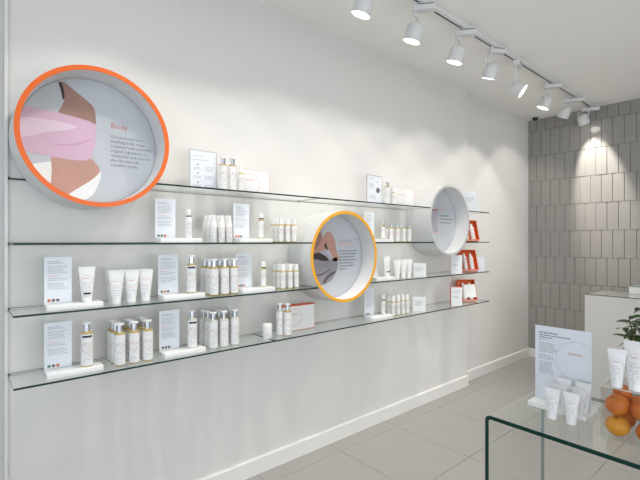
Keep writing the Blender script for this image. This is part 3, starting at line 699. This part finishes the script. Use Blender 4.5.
# ================================================================ TRACK LIGHTS
YT = 1.53
t = thing('lighting_track', 'long white lighting track on the ceiling above the shelves', 'lighting track', (0, YT, CEIL))
obj('rail', box_mesh('rail', -0.4, XB - 0.05, -0.018, 0.018, -0.030, 0, M_FIXTURE, bevel=0.001), t)
bm = bmesh.new(); b_box(bm, -0.4, XB - 0.06, 0.002, 0.013, -0.0306, -0.030)
obj('conductor_slot', new_mesh(bm, 'conductor_slot', M_SLOT), t)['label'] = 'dark slot along the rail'
HEAD = lathe_mesh('lamp_head', [(0, -0.055), (0.022, -0.0535), (0.037, -0.047), (0.047, -0.034), (0.052, -0.015), (0.0535, 0.02), (0.0535, 0.058), (0.0505, 0.058), (0.048, 0.048)], M_FIXTURE, 32)
FACE = lathe_mesh('lamp_glass', [(0, 0.0545), (0.0495, 0.0545)], M_LAMP, 32)
def spotlight(xt, yt, head, target, label, group, energy=1.0, yaw=0.35, size=102, on=True, blend=0.42):
    t = thing('track_spotlight', label, 'spotlight', (xt, yt, CEIL - 0.031), 0, group)
    hv = Vector(head) - t.location; d = (Vector(target) - Vector(head)).normalized()
    ya = math.atan2(hv.y, hv.x); ln = max(0.05, math.hypot(hv.x, hv.y) + 0.01)
    obj('adapter', box_mesh('adapter', -0.07, ln, -0.024, 0.024, -0.042, 0, M_FIXTURE, bevel=0.003), t, (0, 0, 0), (0, 0, ya))
    obj('gap_strip', box_mesh('gap_strip', -0.06, ln * .6, 0.0245, 0.0252, -0.012, -0.007, M_SLOT), t, (0, 0, 0), (0, 0, ya))  # dark strips painting in the shaded gap between adapter and ceiling
    obj('gap_strip', box_mesh('gap_strip', -0.06, ln * .6, -0.0252, -0.0245, -0.012, -0.007, M_SLOT), t, (0, 0, 0), (0, 0, ya))
    end = Vector((hv.x, hv.y, -0.038)); 
    q = d.to_track_quat('Z', 'Y'); up = Vector((0, 0, 1)); side = d.cross(up).normalized()
    bm = bmesh.new(); piv = Vector(hv) - d * 0.005; top = Vector((hv.x * 0.9, hv.y * 0.9, -0.042))
    elbow = Vector((hv.x * 0.9 , hv.y * 0.9, hv.z + 0.075)) - d * 0.015
    b_bar(bm, top + Vector((0, 0, 0.004)), elbow, 0.007)
    for s in (-1, 1):
        b_bar(bm, elbow, elbow + side * s * 0.058 - Vector((0, 0, 0.014)), 0.005); b_bar(bm, elbow + side * s * 0.058 - Vector((0, 0, 0.014)), piv + side * s * 0.056, 0.005)
    obj('yoke', new_mesh(bm, 'yoke', M_FIXTURE), t)
    h = obj('lamp_head', HEAD, t, hv, q.to_euler())
    if on:
        obj('lamp_glass', FACE, h)['label'] = 'glowing lamp face'
        l = bpy.data.lights.new('spot_lamp', 'SPOT'); l.energy = SPOT_W * energy; l.color = SPOT_COL; l.spot_size = math.radians(size); l.spot_blend = blend
        l.shadow_soft_size = 0.038
        l.use_nodes = True; LN_ = l.node_tree; fo = LN_.nodes.new('ShaderNodeLightFalloff')   # reflector lamp: evened-out throw
        fo.inputs['Strength'].default_value = 1.0; fo.inputs['Smooth'].default_value = 2.5
        LN_.links.new(fo.outputs['Quadratic'], LN_.nodes['Emission'].inputs['Strength'])
        lo = bpy.data.objects.new('spot_lamp', l); COL.objects.link(lo); lo.parent = t
        lo.location = hv + d * 0.066; lo.rotation_euler = (-d).to_track_quat('Z', 'Y').to_euler()
    return t
G = 'spotlights on the track above the shelves'
ORD = ['largest and nearest white spotlight, at the top edge of the picture', 'second spotlight from the left along the ceiling track', 'third spotlight from the left along the ceiling track',
       'fourth spotlight from the left, its glowing face seen edge on', 'fifth spotlight, tilted right with its face edge on', 'sixth spotlight, small and pointing down near the corner',
       'seventh spotlight, boxy, turned away from the camera', 'last spotlight, seen from behind, lighting the grey tiles']
spots = [((364, 4), 1.56, (1.42, YW, 0.85), 1.0), ((414.5, 32), 1.57, (1.93, YW, 0.85), 1.0), ((457, 54), 1.57, (2.45, YW, 0.85), 1.0), ((490.5, 70.5), 1.55, (3.2, YW, 1.05), 1.15),
         ((516.5, 88), 1.52, (4.0, 0.0, 1.45), 0.25), ((545.5, 102), 1.58, (3.9, YW, 1.25), 1.7), ((565, 112), 1.62, (4.85, YF, 1.55), 1.15), ((583, 119), 1.60, (XB, 1.54, 2.33), 16.0)]
for (px, yh, tg, en), lb in zip(spots, ORD):
    h = at_y(px[0], px[1], yh)
    spotlight(h.x + 0.035, YT, h, tg, lb, G, en, size=54 if lb.startswith('last') else 102, yaw=random.uniform(0.2, 0.5) + (1.2 if lb.startswith('fifth') or lb.startswith('sixth') else 0))
for x_, tg in ((1.10, (0.95, YW, 0.85)), (0.55, (0.52, YW, 0.9))):
    spotlight(x_, YT, (x_, YT + 0.04, 2.63), tg, 'track spotlight out of view above the ' + ('framed card beside the orange-rimmed drum' if x_ > 1 else 'orange-rimmed drum'), G, 0.85 if x_ > 1 else 1.0)
# second track over the middle of the shop, unseen, added as bounce fill
t = thing('lighting_track', 'unseen white lighting track added for fill over the middle of the shop', 'lighting track', (0, -1.1, CEIL))
obj('rail', box_mesh('rail', -0.4, XB - 0.4, -0.018, 0.018, -0.030, 0, M_FIXTURE, bevel=0.001), t)
for x_, tg, w_ in ((0.4, (0.6, -0.6, 0), 'nearest the shopfront'), (1.9, (2.0, 0.3, 0), 'above the glass table'), (3.4, (3.2, 0.4, 0), 'between table and counter'), (4.5, (4.4, 0.2, 0.9), 'above the sales counter')):
    spotlight(x_, -1.1, (x_, -1.06, 2.63), tg, f'added fill spotlight over the middle of the shop, {w_}', 'added fill spotlights on the middle track', 0.5, size=80)
# small black dome on the ceiling by the tiled corner
q = Vector((5.19, 2.13, CEIL))
t = thing('dome_sensor', 'small black dome sensor on the ceiling in the tiled corner', 'sensor', q)
obj('dome', lathe_mesh('dome', [(0.034, -0.006), (0.033, -0.018), (0.026, -0.030), (0.014, -0.037), (0, -0.039)], M_BLACK, 24), t)
obj('mount', lathe_mesh('mount', [(0, 0), (0.042, 0), (0.042, -0.006), (0, -0.006)], M_FIXTURE, 24), t)

# ================================================================ COUNTER
CX, CYL, CZ = 4.12, 1.278, 0.952
t = thing('sales_counter', 'pale sales counter with a thin glass top before the tiled wall', 'counter', (CX, CYL, 0))
obj('cabinet', box_mesh('cabinet', 0, 0.50, -2.1, 0, 0.0, CZ - 0.007, M_COUNTER, bevel=0.002), t)
bm = bmesh.new(); b_box(bm, -0.002, 0.502, -2.102, 0.002, CZ - 0.0068, CZ); bmesh.ops.recalc_face_normals(bm, faces=bm.faces)
for f in bm.faces: f.material_index = 0 if abs(f.normal.z) > .9 else 1
obj('glass_top', new_mesh(bm, 'glass_top', [M_GLASS, mat('grey_glass_edge', (0.10, 0.13, 0.12), 0.15, noise=.1)]), t)
q = at_x(629, 284, 4.40)
t = thing('till_box', 'white raised box with glass lid on the sales counter', 'box', (4.40, q.y, CZ + E))
obj('case', box_mesh('case', 0, 0.2, -0.5, 0, 0, 0.062, M_PLASTIC, bevel=.002), t)
bm = bmesh.new(); b_box(bm, -.003, .203, -.503, .003, .0622, .070); bmesh.ops.recalc_face_normals(bm, faces=bm.faces)
for f in bm.faces: f.material_index = 0 if abs(f.normal.z) > .9 else 1
obj('lid', new_mesh(bm, 'lid', [M_GLASS, mat('pale_glass_edge', (0.28, 0.36, 0.33), .15, noise=.1)]), t)

# ================================================================ BENT GLASS TABLE
TZ, TX0, TX1, TYL, TYR = 0.75, 1.52, 2.03, 0.808, -0.55
t = thing('glass_table', 'bent clear glass display table with dark green edges', 'table', (TX0, TYL, 0))
th, rb = 0.0145, 0.022
outer, inner = [], []
def arc(cx, cz, r, a0, a1, n=8): return [(cx + r * math.cos(a0 + (a1 - a0) * i / n), cz + r * math.sin(a0 + (a1 - a0) * i / n)) for i in range(n + 1)]
w = TYL - TYR
outer = [(0, 0)] + arc(-rb, TZ - rb, rb, 0, math.pi / 2) + arc(-w + rb, TZ - rb, rb, math.pi / 2, math.pi) + [(-w, 0)]
inner = [(-th, 0)] + arc(-rb, TZ - rb, rb - th, 0, math.pi / 2) + arc(-w + rb, TZ - rb, rb - th, math.pi / 2, math.pi) + [(-w + th, 0)]
bm = bmesh.new(); L_ = TX1 - TX0
vo = [[bm.verts.new((xx, a, b)) for a, b in outer] for xx in (0, L_)]; vi = [[bm.verts.new((xx, a, b)) for a, b in inner] for xx in (0, L_)]
for i in range(len(outer) - 1):
    bm.faces.new((vo[0][i], vo[0][i + 1], vo[1][i + 1], vo[1][i])).material_index = 0
    bm.faces.new((vi[0][i], vi[1][i], vi[1][i + 1], vi[0][i + 1])).material_index = 0
    for k in (0, 1): bm.faces.new((vo[k][i], vi[k][i], vi[k][i + 1], vo[k][i + 1])).material_index = 1 + k
for i in (0, -1): bm.faces.new((vo[0][i], vo[1][i], vi[1][i], vi[0][i])).material_index = 1
bmesh.ops.recalc_face_normals(bm, faces=bm.faces)
me = new_mesh(bm, 'glass_sheet', [M_GLASS, M_EDGE, mat('paler_far_glass_edge', (0.17, 0.24, 0.21), 0.4, noise=0.1)], smooth=True)  # far end: same green glass edge, its lighter look put into the colour
obj('bent_glass', me, t)

# white block and A4 card on the table
BX, BY0, BY1 = 1.735, 0.534, 0.742
tag(obj('display_block', box_mesh('display_block', 0, 0.155, BY0 - BY1, 0, 0, 0.018, M_PLINTH, bevel=.0015), None, (BX, BY1, TZ + E)), 'white block holding the large card on the glass table', 'display block', 'white display blocks')
t = thing('information_card', 'large bluish-white information card with faint circle on the glass table', 'card', (1.80, BY1 - 0.003, TZ + 0.0185), -math.pi / 2)
cw, chh = 0.203, 0.297
obj('sheet', box_mesh('sheet', 0, cw, 0, 0.003, 0, chh, M_CARD), t)
rnd = random.Random(5); bm = bmesh.new()
def bars(x0, z, wd, hh, mi, lo=.006, hi=.02):
    xx = x0
    while xx < x0 + wd - .003:
        ww = min(rnd.uniform(lo, hi), x0 + wd - xx); b_poly(bm, [(xx, -.0005, z), (xx + ww, -.0005, z), (xx + ww, -.0005, z + hh), (xx, -.0005, z + hh)], mi); xx += ww + .0025
bars(.016, .268, .07, .0045, 0); bars(.016, .258, .115, .0042, 0); bars(.016, .249, .05, .0042, 0); bars(.016, .240, .03, .003, 1)
for i in range(6): bars(.016, .226 - i * .0068, .072 * rnd.uniform(.8, 1), .0028, 1)
for i in range(3): bars(.016, .178 - i * .0068, .07 * rnd.uniform(.6, 1), .0028, 1)
for i in range(8): bars(.016, .150 - i * .0062, .058 * rnd.uniform(.8, 1), .0028, 1)
bars(.125, .199, .054, .0075, 2, .004, .008)
c0 = (.155, .175); rr = .075
for i in range(60):
    a, b = 2 * math.pi * i / 60, 2 * math.pi * (i + 1) / 60
    pts = [(c0[0] + q_ * math.cos(s), -.0005, c0[1] + q_ * math.sin(s)) for q_, s in ((rr, a), (rr, b), (rr + .0012, b), (rr + .0012, a))]
    if all(p_[0] < cw - .001 for p_ in pts): b_poly(bm, pts, 3)
obj('printed_text', new_mesh(bm, 'printed_text', [M_INK, M_INKSOFT, M_PINKINK, M_INKSOFT]), t)

def table_tube(px, py, z, label, scale, x=None, group='cream tubes on the glass table'):
    d = ray(px, py); k = (z - EYE) / d.z; p_ = d * k
    if x is not None: p_ = d * (x / d.x)
    return product('tube', (p_.x, p_.y, z + E), label, group, -math.pi / 2 + random.uniform(-.06, .06), scale)
TS = (0.84, 0.84, 0.745)
def tt(px, py, z, label, x=None):
    o = table_tube(px, py, z, label, 1.0, x); o.scale = TS; return o
tt(552, 418.5, TZ, 'white tube at the left front of the group on glass table')
tt(571.5, 424, TZ, 'white tube at the right front of the group on glass table')
tt(560.0, 413.8, TZ, 'white tube behind the left front tube on glass table')
tt(578.6, 418.0, TZ, 'white tube behind the right front tube on glass table')
for px, lb in ((563.5, 'left'), (583, 'right')):
    q = at_x(px, HOR, 1.766)
    o = product('tube', (q.x, q.y, TZ + 0.0185 + E), f'white tube standing on the block, {lb} one before the card', 'cream tubes on the glass table', -math.pi / 2 + .05); o.scale = TS

# ---- clear box of oranges
OX, OY, OW, OD, OH = 1.646, 0.464, 0.235, 0.155, 0.170
t = thing('acrylic_box', 'clear acrylic box full of oranges on the glass table', 'box', (OX, OY, TZ + E))
def clear_panel(name, x0, x1, y0, y1, z0, z1, axis):
    bm = bmesh.new(); b_box(bm, x0, x1, y0, y1, z0, z1); bmesh.ops.recalc_face_normals(bm, faces=bm.faces)
    for f in bm.faces: f.material_index = 0 if abs(f.normal[axis]) > .9 or name != 'lid' else 1
    return obj(name, new_mesh(bm, name, [M_CLEAR, M_CLEAR_EDGE]), t)
g = 0.003
clear_panel('base', 0, OD, -OW, 0, 0, g, 2)
clear_panel('side_panel', 0, g, -OW, 0, g, OH, 0); clear_panel('side_panel', OD - g, OD, -OW, 0, g, OH, 0)
clear_panel('side_panel', g, OD - g, -g, 0, g, OH, 1); clear_panel('side_panel', g, OD - g, -OW, -OW + g, g, OH, 1)
clear_panel('lid', 0, OD, -OW, 0, OH + .0002, OH + .0032, 2)
LIDZ = TZ + E + OH + .0034
fr = 0.0355
def fruit(x, y, z, m, label, sc=1.0, fl=(1, 1, .93)):
    t = thing('orange', label, 'orange', (x, y, z - fr * sc * fl[2]), random.uniform(0, 6), 'oranges in the clear box')
    bm = bmesh.new(); bmesh.ops.create_icosphere(bm, subdivisions=4, radius=fr * sc)
    for v in bm.verts:
        r = math.hypot(v.co.x, v.co.y); dimple = math.exp(-(r / (fr * .2)) ** 2) * fr * .10
        v.co.x *= fl[0]; v.co.y *= fl[1]; v.co.z = v.co.z * fl[2] - (dimple if v.co.z > 0 else -dimple)
    tilt = (random.uniform(-1.0, 1.0), random.uniform(-1.0, 1.0), 0)
    o = obj('peel', new_mesh(bm, 'peel', m, smooth=True), t, (0, 0, fr * sc * fl[2]), tilt)
    st = lathe_mesh('stem_button', [(0, .0015), (.003, .001), (.004, -.001), (0, -.0012)], M_STEM, 8)
    obj('stem_button', st, o, (0, 0, fr * sc * fl[2] - fr * .09))
    return t
x1_, x2_ = OX + g + fr + .001, OX + OD - g - fr - .001
bz = TZ + E + g + fr * .95
fr_list = [(x1_, OY - .0395, bz, 1, 'ripe yellow-orange fruit at the bottom left corner of the clear box'), (x1_, OY - .112, bz, 0, 'orange at the middle of the box bottom, front'),
           (x1_, OY - .185, bz, 0, 'orange at the right of the box bottom, front'),
           (x2_, OY - .042, bz, 0, 'orange at the bottom left, back of the clear box'), (x2_, OY - .117, bz, 2, 'orange at the bottom middle, back of the clear box'), (x2_, OY - .193, bz, 0, 'orange at the bottom right, back of the clear box'),
           (x1_, OY - .041, bz + .066, 0, 'reddish orange above the yellow fruit at the box left side'), (x1_ + .001, OY - .098, bz + .050, 2, 'deep orange in the middle of the box front'),
           (x1_, OY - .170, bz + .060, 0, 'orange in the second layer toward the box right'),
           (x2_, OY - .080, bz + .060, 0, 'orange in the second layer at the box back left'), (x2_, OY - .156, bz + .060, 2, 'orange in the second layer at the box back right'),
           ]
fr_list += [((x1_ + x2_) / 2 + .012, OY - .060, bz + .100, 0, 'topmost orange just under the lid at the left'), ((x1_ + x2_) / 2 - .010, OY - .128, bz + .098, 1, 'topmost orange just under the lid in the middle')]
rad = [fr] * 11 + [fr * .8] * 2
P = [Vector(f[:3]) for f in fr_list]
for it in range(400):                                   # settle: push touching fruit apart, keep them inside the box
    for i in range(len(P)):
        for j in range(i):
            dv = P[i] - P[j]; ov = rad[i] + rad[j] - dv.length
            if ov > 0: P[i] += dv.normalized() * ov * .5; P[j] -= dv.normalized() * ov * .5
    for i, p_ in enumerate(P):
        r_ = rad[i] + .0005
        p_.z -= .0001
        p_.x = min(max(p_.x, OX + g + r_), OX + OD - g - r_); p_.y = min(max(p_.y, OY - OW + g + r_), OY - g - r_)
        p_.z = min(max(p_.z, TZ + E + g + r_ * .94), TZ + E + OH - r_ * .94)
for p_, r_, f in zip(P, rad, fr_list): fruit(p_.x, p_.y, p_.z, M_FRUIT[f[3]], f[4], r_ / fr)
# tubes on the lid
d = ray(617, 387); k = (LIDZ - EYE) / d.z; q = d * k
product('tube', (q.x, q.y, LIDZ + E), 'white tube standing on the clear box, left of two', 'tubes on the clear box', -math.pi / 2 + .12, 0.84)
d = ray(636, 390.5); k = (LIDZ - EYE) / d.z; q = d * k
product('tube', (q.x, q.y, LIDZ + E), 'larger white tube on the clear box, at the picture edge', 'tubes on the clear box', -math.pi / 2 - .05, 1.06)

# ---- leafy plant behind the box
PX, PY = 1.93, 0.385
t = thing('potted_plant', 'dark green leafy plant behind the clear box of oranges', 'plant', (PX, PY, TZ + E))
obj('pot', lathe_mesh('pot', [(0, 0), (0.05, 0), (0.056, 0.004), (0.068, 0.108), (0.070, 0.115), (0.064, 0.115), (0.060, 0.100), (0, 0.100)], M_POT, 32), t)
obj('soil', lathe_mesh('soil', [(0, 0.104), (0.0595, 0.101)], M_SOIL, 24), t)
def leaf_mesh(m, ln=0.055, wd=0.0085):
    bm = bmesh.new(); rows = []
    for i in range(7):
        k = i / 6; w_ = wd * math.sin(math.pi * min(1, k * .93 + .07)) ** .8; z_ = -0.012 * k * k + .004 * math.sin(k * 3)
        rows.append([bm.verts.new((ln * k, -w_, z_ + .0025 * (w_ / wd))), bm.verts.new((ln * k, 0, z_)), bm.verts.new((ln * k, w_, z_ + .0025 * (w_ / wd)))])
    for a, b in zip(rows, rows[1:]):
        for j in (0, 1): bm.faces.new((a[j], b[j], b[j + 1], a[j + 1]))
    return new_mesh(bm, 'leaf', m, smooth=True)
LEAVES = [leaf_mesh(M_LEAF, .058, .010), leaf_mesh(M_LEAF, .052, .012), leaf_mesh(M_LEAF2, .055, .0105)]
rnd = random.Random(11)
for si in range(9):
    a = 2 * math.pi * si / 9 + .3; tip = Vector((.075 * math.cos(a), .075 * math.sin(a), .38 + rnd.uniform(-.08, .05)))
    if si == 0: tip = Vector((0, 0, .46))
    base = Vector((.016 * math.cos(a), .016 * math.sin(a), .10)); pts = [base.lerp(tip, k / 4) + Vector((0, 0, .012 * math.sin(k * .8))) for k in range(5)]
    bm = bmesh.new()
    for p_, q_ in zip(pts, pts[1:]): b_bar(bm, p_, q_, .0022, 6)
    obj('stem', new_mesh(bm, 'stem', M_STEM), t)
    for k in range(18):
        f_ = .22 + .78 * k / 17; p_ = base.lerp(tip, f_); az = k * 2.4 + si; el = rnd.uniform(-.25, .6)
        obj('leaf', LEAVES[(k * 3 + si) % 3], t, p_, (rnd.uniform(-.4, .4), -el, az)).scale = (1 * rnd.uniform(.75, 1.1),) * 3
